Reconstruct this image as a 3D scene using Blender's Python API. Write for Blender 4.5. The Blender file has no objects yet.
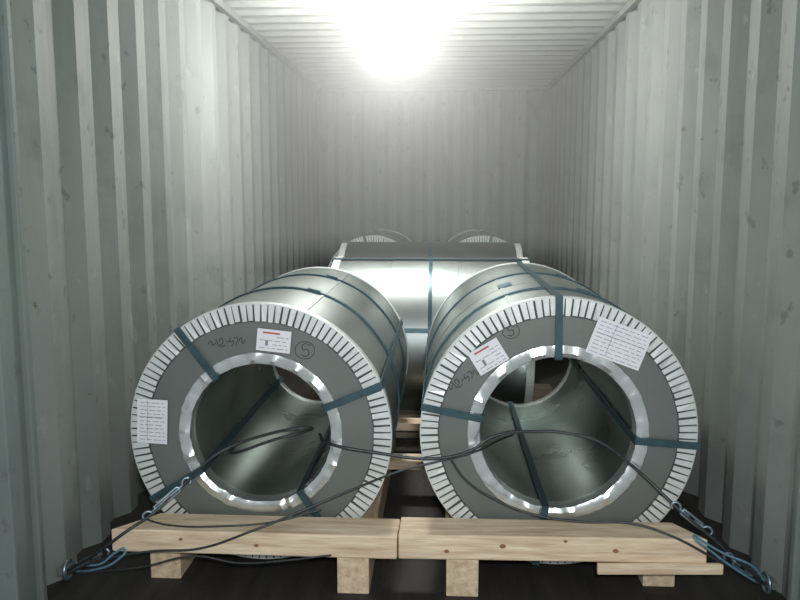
import bpy, math, random
from mathutils import Vector, Matrix
random.seed(7)
D=bpy.data; C=bpy.context
COL=C.scene.collection
def link(o,parent=None):
    COL.objects.link(o)
    if parent: o.parent=parent
    return o
def empty(name,loc=(0,0,0),rz=0):
    e=D.objects.new(name,None); e.empty_display_size=.1; e.location=loc; e.rotation_euler=(0,0,rz); return link(e)

# ---------------- materials
def mat(name,base,rough=.5,metal=0,var=.15,scale=6,base2=None,stretch=(1,1,1),bump=0,bscale=40,rvar=0,spec=None,emit=None,es=0):
    m=D.materials.new(name); m.use_nodes=True; nt=m.node_tree; N=nt.nodes; L=nt.links
    b=N['Principled BSDF']; b.inputs['Metallic'].default_value=metal; b.inputs['Roughness'].default_value=rough
    if spec is not None: b.inputs['Specular IOR Level'].default_value=spec
    tc=N.new('ShaderNodeTexCoord'); mp=N.new('ShaderNodeMapping'); mp.inputs['Scale'].default_value=stretch
    L.new(tc.outputs['Object'],mp.inputs['Vector'])
    nz=N.new('ShaderNodeTexNoise'); nz.inputs['Scale'].default_value=scale; nz.inputs['Detail'].default_value=6
    L.new(mp.outputs['Vector'],nz.inputs['Vector'])
    cr=N.new('ShaderNodeValToRGB'); cr.color_ramp.elements[0].position=.3; cr.color_ramp.elements[1].position=.7
    if base2 is None: base2=[c*(1-var) for c in base]
    cr.color_ramp.elements[0].color=(*base2,1); cr.color_ramp.elements[1].color=(*base,1)
    L.new(nz.outputs['Fac'],cr.inputs['Fac']); L.new(cr.outputs['Color'],b.inputs['Base Color'])
    if rvar:
        mr=N.new('ShaderNodeMapRange'); mr.inputs['To Min'].default_value=max(.05,rough-rvar); mr.inputs['To Max'].default_value=rough+rvar
        L.new(nz.outputs['Fac'],mr.inputs['Value']); L.new(mr.outputs['Result'],b.inputs['Roughness'])
    if bump:
        n2=N.new('ShaderNodeTexNoise'); n2.inputs['Scale'].default_value=bscale; n2.inputs['Detail'].default_value=4
        L.new(mp.outputs['Vector'],n2.inputs['Vector'])
        bp=N.new('ShaderNodeBump'); bp.inputs['Strength'].default_value=bump; bp.inputs['Distance'].default_value=.01
        L.new(n2.outputs['Fac'],bp.inputs['Height']); L.new(bp.outputs['Normal'],b.inputs['Normal'])
    if emit:
        b.inputs['Emission Color'].default_value=(*emit,1); b.inputs['Emission Strength'].default_value=es
    return m

def wall_mat(name,base,dirt,rust,amount=.5):
    m=D.materials.new(name); m.use_nodes=True; nt=m.node_tree; N=nt.nodes; L=nt.links
    b=N['Principled BSDF']; b.inputs['Roughness'].default_value=.6; b.inputs['Specular IOR Level'].default_value=.25
    tc=N.new('ShaderNodeTexCoord')
    def noise(scale,st,det=8,off=0):
        mp=N.new('ShaderNodeMapping'); mp.inputs['Scale'].default_value=st; mp.inputs['Location'].default_value=(off,off*.7,off*.3); L.new(tc.outputs['Object'],mp.inputs['Vector'])
        n=N.new('ShaderNodeTexNoise'); n.inputs['Scale'].default_value=scale; n.inputs['Detail'].default_value=det; n.inputs['Roughness'].default_value=.6
        L.new(mp.outputs['Vector'],n.inputs['Vector']); return n
    def ramp(n,p0,p1):
        r=N.new('ShaderNodeMapRange'); r.inputs['From Min'].default_value=p0; r.inputs['From Max'].default_value=p1
        L.new(n.outputs['Fac'] if 'Fac' in n.outputs else n.outputs['Z'],r.inputs['Value']); return r
    def mix(fac,c1,c2,k=1):
        mx=N.new('ShaderNodeMix'); mx.data_type='RGBA'
        mm=N.new('ShaderNodeMath'); mm.operation='MULTIPLY'; mm.inputs[1].default_value=k; L.new(fac.outputs['Result'],mm.inputs[0])
        L.new(mm.outputs[0],mx.inputs[0])
        if isinstance(c1,tuple): mx.inputs[6].default_value=(*c1,1)
        else: L.new(c1.outputs[2],mx.inputs[6])
        mx.inputs[7].default_value=(*c2,1); return mx
    a=mix(ramp(noise(1.6,(1,1,.6)),.35,.7),base,tuple(c*.70 for c in base),.8)
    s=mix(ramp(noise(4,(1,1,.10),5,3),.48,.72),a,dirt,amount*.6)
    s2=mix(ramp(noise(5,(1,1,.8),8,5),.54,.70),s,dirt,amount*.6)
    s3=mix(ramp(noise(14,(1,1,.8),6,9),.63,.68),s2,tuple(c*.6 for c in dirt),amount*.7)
    s4=mix(ramp(noise(11,(1,1,.6),8,13),.63,.69),s3,tuple(min(1,c*1.35) for c in base),.4)
    r=mix(ramp(noise(12,(1,1,1),10,17),.68,.73),s4,rust,.8)
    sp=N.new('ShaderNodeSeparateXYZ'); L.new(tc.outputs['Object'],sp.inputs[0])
    g=mix(ramp(sp,1.1,0.0),r,dirt,.45)   # blends to the darker colour towards the floor
    L.new(g.outputs[2],b.inputs['Base Color'])
    n2=noise(18,(1,1,1),3); bp=N.new('ShaderNodeBump'); bp.inputs['Strength'].default_value=.12; bp.inputs['Distance'].default_value=.01
    L.new(n2.outputs['Fac'],bp.inputs['Height']); L.new(bp.outputs['Normal'],b.inputs['Normal'])
    return m

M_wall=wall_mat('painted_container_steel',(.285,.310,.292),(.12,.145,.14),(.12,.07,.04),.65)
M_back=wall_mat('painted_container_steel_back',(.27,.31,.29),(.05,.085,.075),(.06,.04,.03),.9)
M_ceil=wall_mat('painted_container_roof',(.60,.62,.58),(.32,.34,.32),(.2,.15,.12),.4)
M_post=wall_mat('corner_post_paint',(.20,.24,.225),(.10,.12,.11),(.4,.14,.05),.5)
M_floor=mat('plywood_floor',(.036,.031,.029),.7,0,scale=5,base2=(.016,.015,.014),stretch=(4,.6,1),bump=.3)
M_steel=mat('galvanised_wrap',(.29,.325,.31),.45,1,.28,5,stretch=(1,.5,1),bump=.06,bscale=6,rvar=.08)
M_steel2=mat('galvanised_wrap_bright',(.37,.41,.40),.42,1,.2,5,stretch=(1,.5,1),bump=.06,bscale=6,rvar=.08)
M_bore=mat('bore_liner_steel',(.50,.56,.52),.30,.95,.35,4,bump=.16,bscale=4,rvar=.1)
M_face=mat('coil_end_disc',(.175,.195,.18),.5,.35,.16,4,bump=.05)
M_tooth=mat('edge_protector_zinc',(.78,.82,.80),.45,.45,.1,25,bump=.1)
M_gap=mat('edge_protector_shadow_metal',(.08,.09,.085),.6,.5)
M_ring=mat('bore_protector_zinc',(.82,.86,.85),.27,.85,.12,20,bump=.1)
M_strap=mat('steel_strap_blue',(.065,.125,.15),.38,.5,.35,30)
M_paper=mat('label_paper',(.80,.81,.85),.6,0,.05,20)
M_ink=mat('label_print',(.25,.27,.33),.7)
M_red=mat('label_red_print',(.6,.12,.10),.6)
M_marker=mat('marker_ink',(.05,.055,.06),.6)
M_tag=mat('blue_tag',(.03,.12,.22),.5,0,.5,50)
def wood(name,a,b2):
    return mat(name,a,.7,0,scale=5,base2=b2,stretch=(1.2,9,12),bump=.3,bscale=12)
M_wood=wood('pine_board',(.88,.73,.53),(.58,.42,.28))
M_wood_y=mat('pine_beam',(.80,.64,.45),.7,0,scale=5,base2=(.52,.38,.25),stretch=(9,1.2,9),bump=.3,bscale=12)
M_wood_d=wood('weathered_beam',(.32,.27,.20),(.18,.14,.10))
M_knot=mat('wood_knot',(.30,.15,.07),.7)
M_cable=mat('wire_rope',(.075,.085,.09),.45,.6,.4,90)
M_cable2=mat('turnbuckle_steel',(.35,.45,.52),.35,.8,.3,40)
M_rope=mat('blue_rope',(.14,.28,.38),.7,0,.4,60)
M_house=mat('lamp_housing',(.4,.42,.42),.4,.6)
M_emit=mat('lamp_glass',(1,1,1),.4,0,emit=(1,1,.96),es=30)

# ---------------- mesh builder
class MB:
    def __init__(s): s.v=[];s.f=[];s.m=[]
    def add(s,vs,fs,mi=0):
        o=len(s.v); s.v+= [tuple(v) for v in vs]
        for f in fs: s.f.append(tuple(o+i for i in f)); s.m.append(mi)
    def box(s,c,d,rot=None,mi=0):
        x,y,z=[k/2 for k in d]; vs=[Vector(p) for p in [(-x,-y,-z),(x,-y,-z),(x,y,-z),(-x,y,-z),(-x,-y,z),(x,-y,z),(x,y,z),(-x,y,z)]]
        if rot is not None: vs=[rot@v for v in vs]
        vs=[v+Vector(c) for v in vs]
        s.add(vs,[(0,3,2,1),(4,5,6,7),(0,1,5,4),(1,2,6,5),(2,3,7,6),(3,0,4,7)],mi)
    def lathe(s,prof,n=128,mi=0,closed=False,wob=None):
        vs=[];k=len(prof)
        for i in range(n):
            a=2*math.pi*i/n
            for j,(r,y) in enumerate(prof):
                if wob: r,y=wob(i,j,r,y)
                vs.append((r*math.cos(a),y,r*math.sin(a)))
        fs=[]
        for i in range(n):
            for j in range(k if closed else k-1):
                a0=i*k+j; a1=i*k+(j+1)%k; b0=((i+1)%n)*k+j; b1=((i+1)%n)*k+(j+1)%k
                fs.append((a0,a1,b1,b0))
        s.add(vs,fs,mi)
    def build(s,name,mats,parent=None,smooth=False,bevel=0,loc=None):
        me=D.meshes.new(name); me.from_pydata(s.v,[],s.f); me.update()
        for m in mats: me.materials.append(m)
        me.polygons.foreach_set('material_index',s.m)
        import bmesh
        bm=bmesh.new(); bm.from_mesh(me); bmesh.ops.recalc_face_normals(bm,faces=bm.faces); bm.to_mesh(me); bm.free()
        if smooth:
            me.polygons.foreach_set('use_smooth',[True]*len(me.polygons))
            try: me.set_sharp_from_angle(angle=math.radians(35))
            except Exception: pass
        o=D.objects.new(name,me); link(o,parent)
        if loc: o.location=loc
        if bevel:
            md=o.modifiers.new('bev','BEVEL'); md.width=bevel; md.segments=2
        return o
def tube(name,pts,r,m,parent=None,cyc=False,kind='smooth'):
    cu=D.curves.new(name,'CURVE'); cu.dimensions='3D'; cu.bevel_depth=r; cu.bevel_resolution=3; cu.use_fill_caps=True
    if kind=='smooth':
        sp=cu.splines.new('BEZIER'); sp.bezier_points.add(len(pts)-1)
        for bp,p in zip(sp.bezier_points,pts):
            bp.co=p; bp.handle_left_type=bp.handle_right_type='AUTO'
    else:
        sp=cu.splines.new('POLY'); sp.points.add(len(pts)-1)
        for bp,p in zip(sp.points,pts): bp.co=(*p,1)
    sp.use_cyclic_u=cyc; cu.resolution_u=10
    cu.materials.append(m); o=D.objects.new(name,cu); return link(o,parent)

# ---------------- container shell
W=1.175; H=2.39; Y0=2.28; Y1=8.14
def corr(a,b,period,depth,phase=0):
    out=[]; fl=.28*period; sl=.22*period
    t=a-phase
    while t<b:
        for dt,d in ((0,0),(fl,0),(fl+sl,depth),(2*fl+sl,depth)):
            if a<=t+dt<=b: out.append((t+dt,d))
        t+=period
    if not out or out[0][0]>a+1e-4: out.insert(0,(a,0))
    if out[-1][0]<b-1e-4: out.append((b,0))
    return out
depthout=.08
def panel(name,fn,prof,t0,t1,m):
    mb=MB(); n=len(prof)
    vs=[];
    for (u,d) in prof:
        vs+= [fn(u,d,t0),fn(u,d,t1),fn(u,depthout,t0),fn(u,depthout,t1)]
    fs=[]
    for i in range(n-1):
        a=i*4;b=a+4
        fs+=[(a,b,b+1,a+1),(a+2,a+3,b+3,b+2),(a,a+2,b+2,b),(a+1,b+1,b+3,a+3)]
    fs+=[(0,1,3,2),((n-1)*4,(n-1)*4+2,(n-1)*4+3,(n-1)*4+1)]
    mb.add(vs,fs); return mb.build(name,[m])
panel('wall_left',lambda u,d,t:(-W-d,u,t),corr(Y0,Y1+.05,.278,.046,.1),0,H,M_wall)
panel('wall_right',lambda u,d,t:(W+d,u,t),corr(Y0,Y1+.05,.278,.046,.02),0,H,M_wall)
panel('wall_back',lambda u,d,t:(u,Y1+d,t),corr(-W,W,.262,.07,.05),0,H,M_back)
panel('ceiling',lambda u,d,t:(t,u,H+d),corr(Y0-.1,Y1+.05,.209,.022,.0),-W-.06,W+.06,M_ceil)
mb=MB(); mb.box((0,(Y0+Y1)/2-.07,-.03),(2*W+.12,Y1-Y0+.2,.06)); mb.build('floor',[M_floor])
k=1
for sx in (-1,1):
    mb=MB(); mb.box((sx*(W-.01),(Y0+Y1)/2,H-.02),(.04,Y1-Y0,.04)); mb.build('trim_%d'%k,[M_wall],bevel=.006); k+=1
    mb=MB()
    mb.box((sx*(W+.05),Y0-.075,H/2),(.13,.15,H)); mb.box((sx*(W-.02),Y0-.03,H/2),(.03,.03,H))
    mb.build('trim_%d'%k,[M_post],bevel=.006); k+=1
mb=MB(); mb.box((0,Y1-.02,H-.02),(2*W-.08,.05,.04)); mb.build('trim_%d'%k,[M_back],bevel=.006); k+=1
mb=MB(); mb.box((0,Y0-.075,H+.01),(2*W-.04,.15,.14)); mb.build('trim_%d'%k,[M_post],bevel=.006); k+=1

# ---------------- coils
def coil(loc,R,rb,L,straps,bands=(-.22,.2),rz=0,rw=.042,seam=60,ms=None):
    e=empty('steel_coil',loc,rz); h=L/2
    ms=ms or M_steel
    mb=MB()
    mb.lathe([(rb,-h+.001),(R-.001,-h),(R,-h+.002)],160,1)
    mb.lathe([(R,-h+.002),(R,-h+L*.36),(R+.0015,-h+L*.36+.002),(R+.0015,h-L*.3),(R,h-L*.3+.002),(R,h)],160,0)
    mb.lathe([(R,h),(rb,h)],160,1)
    mb.lathe([(rb,-h+.001),(rb,-.1),(rb,h)],160,2)
    mb.build('wrapped_body',[ms,M_face,M_bore],e,True)
    mb=MB(); a=math.radians(seam); rot=Matrix.Rotation(-a,3,'Y')
    mb.box(rot@Vector((R+.002,0,0)),(.003,L-.08,.012),rot); mb.build('wrap_seam',[ms],e)
    for side in (-1,1):
        mb=MB(); s=side
        y=s*h
        mb.lathe([(R-.060,y+s*.0012),(R+.001,y+s*.0012)],160,1)
        mb.lathe([(R+.0005,y+s*.006),(R+.005,y+s*.004),(R+.005,y-s*.035),(R+.001,y-s*.036)],160,0)
        N=112
        for i in range(N):
            da=2*math.pi/N; a0=da*(i+random.uniform(-.05,.05))
            ri=R-.056+random.uniform(-.002,.002); ro=R+.002
            w0=random.uniform(.32,.37)*da; w1=random.uniform(.38,.42)*da
            o1=random.uniform(.003,.0055); o2=random.uniform(.003,.006)
            P=lambda r,a,yy:(r*math.cos(a),y+s*yy,r*math.sin(a))
            vs=[P(ri,a0-w0,o1),P(ri,a0+w0,o2),P(ro,a0+w1,.006),P(ro,a0-w1,.006),P(ri,a0-w0,0),P(ri,a0+w0,0),P(ro,a0+w1,0),P(ro,a0-w1,0)]
            mb.add(vs,[(0,1,2,3),(0,4,5,1),(1,5,6,2),(3,2,6,7),(0,3,7,4)],0)
        mb.build('outer_edge_protector',[M_tooth,M_gap],e)
        mb=MB(); jit=[random.uniform(-1,1) for _ in range(96)]
        def wob(i,j,r,yy):
            q=jit[i]
            if j==0: return r+.002*q, yy
            if j==1: return r+.0015*q, yy+s*.002*q
            if j==2: return r, yy+s*(.006*q)
            if j==3: return r+.001*q, yy+s*(.003*q)
            return r,yy
        mb.lathe([(rb+rw,y+s*.001),(rb+rw-.003,y+s*.005),(rb+.014,y+s*.009),(rb-.001,y+s*.002),(rb-.004,y-s*.014),(rb-.004,y-s*.05),(rb,y-s*.052)],96,0,wob=wob)
        mb.build('bore_edge_protector',[M_ring],e,True)
    mb=MB(); sw=.025
    for ad in straps:
        a=math.radians(ad); rot=Matrix.Rotation(-a,3,'Y')
        for s in (-1,1):
            mb.box(rot@Vector(((rb+R)/2,s*(h+.0135),0)),(R-rb+.012,.003,sw),rot)
        mb.box(rot@Vector((R+.0075,0,0)),(.003,L+.030,sw),rot)
        mb.box(rot@Vector((rb-.0065,0,0)),(.003,L+.030,sw),rot)
    mb.build('eye_strap',[M_strap],e)
    for t in bands:
        mb=MB(); mb.lathe([(R+.001,t*L-.010),(R+.008,t*L-.010),(R+.008,t*L+.010),(R+.001,t*L+.010)],128,0,True)
        ab=math.radians(75); rot=Matrix.Rotation(-ab,3,'Y')
        mb.box(rot@Vector((R+.010,t*L,0)),(.006,.025,.05),rot)
        mb.build('circumference_strap',[M_strap],e,True)
    return e
def label(e,x,z,w,h,ang,L,red=False):
    mb=MB(); rot=Matrix.Rotation(-math.radians(ang),3,'Y'); y=-L/2
    def P(u,v,d): return Vector((x,y-d,z))+rot@Vector((u,0,v))
    mb.box(P(0,0,.0095),(w,.003,h),rot,0)
    rows=int(h/.013)
    for i in range(rows):
        v=h/2-.012-i*.013
        if v<-h/2+.006: break
        if red and i==0:
            mb.box(P(-w*.08,v,.0115),(w*.5,.001,.006),rot,2); continue
        u=-w/2+.01
        while u<w/2-.012:
            l=random.uniform(.008,.03)
            l=min(l,w/2-.008-u)
            if not(red and u<-w*.05 and i<5 and i%2): mb.box(P(u+l/2,v,.0115),(l,.001,.0018),rot,1)
            u+=l+.006
    if not red:
        mb.box(P(0,h*.1,.0115),(w*.9,.001,.0012),rot,1); mb.box(P(-w*.15,0,.0115),(.0012,.001,h*.9),rot,1)
    else:
        mb.box(P(-w*.2,-h*.12,.012),(w*.08,.001,h*.25),rot,1)
    mb.build('paper_label',[M_paper,M_ink,M_red],e)
SCR=[[(0,.4),(.3,.75),(.5,.3),(.8,.55)],[(.9,.9),(1.1,.1)],[(1.2,.6),(1.45,.95),(1.6,.5),(1.25,.1),(1.8,.15)],[(1.9,.5),(2.25,.5)],
     [(2.5,.95),(2.35,.5),(2.7,.55),(2.5,0)],[(2.8,.9),(3.2,.85),(2.95,.1)],[(3.3,.4),(3.6,.8),(3.7,.2),(4.0,.6)]]
FIVE=[[(.6,1),(0,1),(0,.55),(.4,.6),(.6,.35),(.4,0),(0,.05)]]
def writing(e,x,z,strokes,size,ang,L):
    rot=Matrix.Rotation(-math.radians(ang),3,'Y')
    for st in strokes:
        tube('handwriting',[Vector((x,-L/2-.0005,z))+rot@Vector((p[0]*size,0,p[1]*size)) for p in st],.0013,M_marker,e,kind='smooth')
def circle(e,x,z,r,L):
    tube('handwriting',[(x+r*math.cos(t*math.pi/8),-L/2-.0005,z+r*.9*math.sin(t*math.pi/8)) for t in range(16)],.0011,M_marker,e,cyc=True)

LF=1.34; YF=2.56
cl=coil((-.518,YF+LF/2,.489),.447,.245,LF,(127,23,212,304),bands=(-.16,.22),rw=.04,seam=70)
cr=coil((.490,YF+LF/2,.506),.457,.262,LF,(91,169,-4,262),bands=(-.30,.1),rw=.042,seam=110)
label(cl,.055,.325,.115,.075,-6,LF,True); label(cl,-.372,.04,.105,.155,-3,LF)
writing(cl,-.17,.295,SCR,.032,6,LF); writing(cl,.145,.275,FIVE,.04,-15,LF); circle(cl,.158,.292,.033,LF)
label(cr,-.235,.262,.11,.085,32,LF,True); label(cr,.19,.31,.185,.125,-20,LF)
writing(cr,-.365,.13,SCR,.032,33,LF); writing(cr,-.172,.332,FIVE,.032,-5,LF); circle(cr,-.162,.347,.028,LF)
mb=MB(); rot=Matrix.Rotation(-math.radians(108),3,'Y'); mb.box(rot@Vector((.4605,-.13,0)),(.003,.10,.055),rot); mb.build('stencil_tag',[M_tag],cr)

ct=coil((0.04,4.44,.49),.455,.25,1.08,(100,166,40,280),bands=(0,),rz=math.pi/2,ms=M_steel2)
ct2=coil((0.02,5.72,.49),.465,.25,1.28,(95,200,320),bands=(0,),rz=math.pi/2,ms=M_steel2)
cb=coil((-.50,7.4,.54),.41,.25,1.24,(100,10,190,280))
cb2=coil((.46,7.4,.54),.41,.25,1.24,(80,10,190,280))

# ---------------- wooden pallets
def prism(pts,z0,z1):
    mb=MB(); n=len(pts)
    vs=[(x,y,z0) for x,y in pts]+[(x,y,z1) for x,y in pts]
    mb.add(vs,[tuple(range(n))[::-1],tuple(range(n,2*n))]+[(i,(i+1)%n,(i+1)%n+n,i+n) for i in range(n)]); return mb
def skid(xs,y0s,y1,h=.128,w=.105,m=None):
    e=empty('wooden_skid')
    for x,y0 in zip(xs,y0s):
        mb=MB(); mb.box((x,(y0+y1)/2,h/2),(w,y1-y0,h)); mb.build('bearer',[m or M_wood_y],e,bevel=.004)
    return e
s1=skid((-.835,-.185,.172,.83),(2.47,2.40,2.40,2.50),3.93)
prism([(-.985,2.395),(-.040,2.385),(-.036,2.53),(-.87,2.535)],.13,.208).build('front_board',[M_wood],s1,bevel=.005)
prism([(-.036,2.39),(.95,2.405),(.875,2.535),(-.034,2.535)],.13,.213).build('front_board',[M_wood],s1,bevel=.005)
prism([(.60,2.375),(1.0,2.395),(.99,2.41),(.60,2.39)],.100,.135).build('thin_lath',[M_wood],s1,bevel=.003)
for yy in (3.22,3.78):
    prism([(-.17,yy),(.15,yy),(.15,yy+.1),(-.17,yy+.1)],.13,.17).build('cross_board',[M_wood],s1,bevel=.003)
mb=MB()
for x,z,r in ((.30,.18,.010),(-.5,.165,.008),(.12,.16,.008),(-.3,.19,.006),(.66,.17,.009),(.5,.2,.006),(-.75,.18,.006)):
    mb.lathe([(0.0001,0),(r,0),(r,.006),(.0001,.006)],14)
    for i in range(len(mb.v)-56,len(mb.v)): mb.v[i]=(mb.v[i][0]+x,mb.v[i][1]+(2.388 if x<0 else 2.388+x*.015),mb.v[i][2]*.7+z)
mb.build('wood_knots',[M_knot],s1)
s3=empty('wooden_skid')
for yy in (4.13,4.75):
    mb=MB(); mb.box((0.03,yy,.065),(1.5,.12,.13)); mb.build('bearer',[M_wood_d],s3,bevel=.004)
s4=empty('wooden_skid')
for yy in (5.39,6.05):
    mb=MB(); mb.box((0.0,yy,.065),(1.5,.12,.13)); mb.build('bearer',[M_wood_d],s4,bevel=.004)
s5=skid((-.80,-.20,.16,.76),(6.7,6.7,6.7,6.7),8.05,h=.19,w=.09,m=M_wood_d)

# ---------------- lashings
def ring(x,y,z,sx):
    e=empty('lashing_ring',(x,y,z))
    tube('ring',[(0,.03*math.cos(t),.03*math.sin(t)) for t in [i*math.pi/6 for i in range(12)]],.006,M_cable2,e,cyc=True)
    mb=MB(); mb.box((sx*.012,0,.0),(.03,.05,.025)); mb.build('anchor_plate',[M_post],e,bevel=.003)
ring(-1.150,2.42,.05,-1); ring(1.150,2.43,.06,1)
def turnbuckle(p,q):
    p=Vector(p);q=Vector(q); d=(q-p); L=d.length; d.normalize(); n=d.cross(Vector((0,1,0))).normalized()
    e=empty('turnbuckle',p)
    a=d*L*.22; b2=d*L*.78
    for s in (-1,1):
        tube('frame_bar',[a*.95,a+n*.009*s,b2+n*.009*s,b2+d*.005],.0045,M_cable2,e,kind='poly')
    tube('threaded_rod',[d*.02,d*L*.42],.0045,M_cable2,e); tube('threaded_rod',[d*L*.58,d*(L-.02)],.0045,M_cable2,e)
    for c,sg in ((Vector((0,0,0)),1),(d*L,-1)):
        tube('hook',[c+d*sg*.02,c+d*sg*.008+n*.012,c-d*sg*.008+n*.010,c-d*sg*.012-n*.004,c-d*sg*.002-n*.012],.004,M_cable2,e)
turnbuckle((-.88,2.44,.235),(-.76,2.50,.335))
turnbuckle((-1.12,2.41,.065),(-1.00,2.38,.135))
turnbuckle((.86,2.46,.30),(.96,2.44,.225))
turnbuckle((1.02,2.42,.15),(1.12,2.425,.075))
r=.0055
tube('lashing_cable',[(-1.15,2.41,.05),(-1.03,2.38,.13),(-.93,2.38,.205),(-.86,2.44,.245),(-.76,2.50,.335),(-.67,2.52,.42),(-.60,2.54,.455),(-.50,2.54,.49),(-.405,2.53,.515),(-.345,2.55,.515),(-.36,2.60,.49),(-.48,2.60,.455),(-.62,2.62,.40),(-.68,2.8,.36)],r,M_cable)
tube('lashing_cable',[(-1.14,2.40,.045),(-1.04,2.375,.10),(-.85,2.37,.145),(-.68,2.37,.16),(-.52,2.38,.215),(-.37,2.44,.26),(-.2,2.49,.32),(-.04,2.5,.385),(.09,2.52,.415),(.22,2.53,.45),(.30,2.62,.46),(.36,2.75,.44)],r*.7,M_cable)
tube('lashing_cable',[(-.34,2.72,.44),(-.27,2.53,.465),(-.105,2.52,.44),(.08,2.52,.425),(.2,2.52,.455),(.27,2.53,.50),(.42,2.55,.515),(.54,2.54,.51),(.62,2.53,.49),(.745,2.52,.40),(.87,2.46,.29),(.98,2.43,.20),(1.06,2.42,.13),(1.15,2.42,.06)],r,M_cable)
tube('lashing_cable',[(.13,2.52,.43),(.18,2.51,.36),(.29,2.50,.29),(.42,2.48,.25),(.56,2.46,.24),(.72,2.43,.25),(.84,2.39,.225),(.95,2.38,.17),(1.07,2.40,.10),(1.14,2.42,.06)],r*.7,M_cable)
tube('lashing_cable',[(-1.10,2.385,.055),(-.88,2.37,.09),(-.70,2.365,.135),(-.55,2.365,.115),(-.40,2.36,.13),(-.25,2.365,.15)],r*.55,M_cable)
tube('lashing_cable',[(-.88,2.43,.23),(-.80,2.40,.225),(-.6,2.40,.225),(-.45,2.44,.226),(-.30,2.49,.25)],r*.55,M_cable)
tube('blue_rope',[(-1.14,2.42,.05),(-1.08,2.39,.08),(-1.01,2.37,.10),(-.96,2.37,.14),(-.93,2.37,.15),(-.95,2.36,.12),(-1.05,2.38,.07),(-1.13,2.42,.045)],.004,M_rope)
tube('blue_rope',[(1.14,2.42,.07),(1.09,2.40,.13),(1.0,2.40,.17),(.93,2.40,.21),(.90,2.39,.23),(.96,2.38,.18),(1.04,2.39,.12),(1.10,2.40,.08)],.004,M_rope)

# ---------------- lamp
e=empty('work_lamp',(-.15,4.22,2.27))
mb=MB(); N=32
def cone(rs,mi):
    vs=[];fs=[]
    for i in range(N):
        a=2*math.pi*i/N
        for (r_,z_) in rs: vs.append((r_*math.cos(a),r_*math.sin(a),z_))
    k2=len(rs)
    for i in range(N):
        for j in range(k2-1): fs.append((i*k2+j,i*k2+j+1,((i+1)%N)*k2+j+1,((i+1)%N)*k2+j))
    mb.add(vs,fs,mi)
cone([(.001,.115),(.04,.11),(.045,.09),(.12,.08),(.125,.07)],0)
cone([(.122,.072),(.17,.05),(.17,.02),(.12,-.01),(.001,-.02)],1)
mb.build('lamp_head',[M_house,M_emit],e,True)
ld=D.lights.new('lamp_light','POINT'); ld.energy=92; ld.shadow_soft_size=.10; ld.color=(1,.99,.95)
lo=D.objects.new('lamp_light',ld); link(lo,e); lo.location=(0,0,-.14)
# added scattering volume under the roof, imitates veiling glare around the lamp
mb=MB(); mb.box((0.15,.35,-.62),(2*W-.1,3.3,1.27))
hz=mb.build('glare_haze',[],e)
hm=D.materials.new('glare_volume'); hm.use_nodes=True; nt=hm.node_tree; nt.nodes.remove(nt.nodes['Principled BSDF'])
vs_=nt.nodes.new('ShaderNodeVolumeScatter'); vs_.inputs['Density'].default_value=.20; vs_.inputs['Anisotropy'].default_value=.1
nt.links.new(vs_.outputs[0],nt.nodes['Material Output'].inputs['Volume']); hz.data.materials.append(hm)

fd=D.lights.new('camera_flash','AREA'); fd.energy=38; fd.size=.12; fd.color=(.97,1,1)
fo=D.objects.new('camera_flash',fd); link(fo); fo.location=(.16,-.02,1.42); fo.rotation_euler=(math.radians(80),0,0)
w=D.worlds.new('yard'); C.scene.world=w; w.use_nodes=True
bg=w.node_tree.nodes['Background']; bg.inputs['Color'].default_value=(.90,.98,1,1); bg.inputs['Strength'].default_value=.33

cam=D.cameras.new('camera'); cam.lens=35.1; cam.sensor_width=36; cam.clip_start=.05
co=D.objects.new('camera',cam); link(co); co.location=(.095,0,1.296); co.rotation_euler=(math.radians(90-7.6),0,math.radians(3.0))
C.scene.camera=co
C.scene.view_settings.view_transform='Standard'
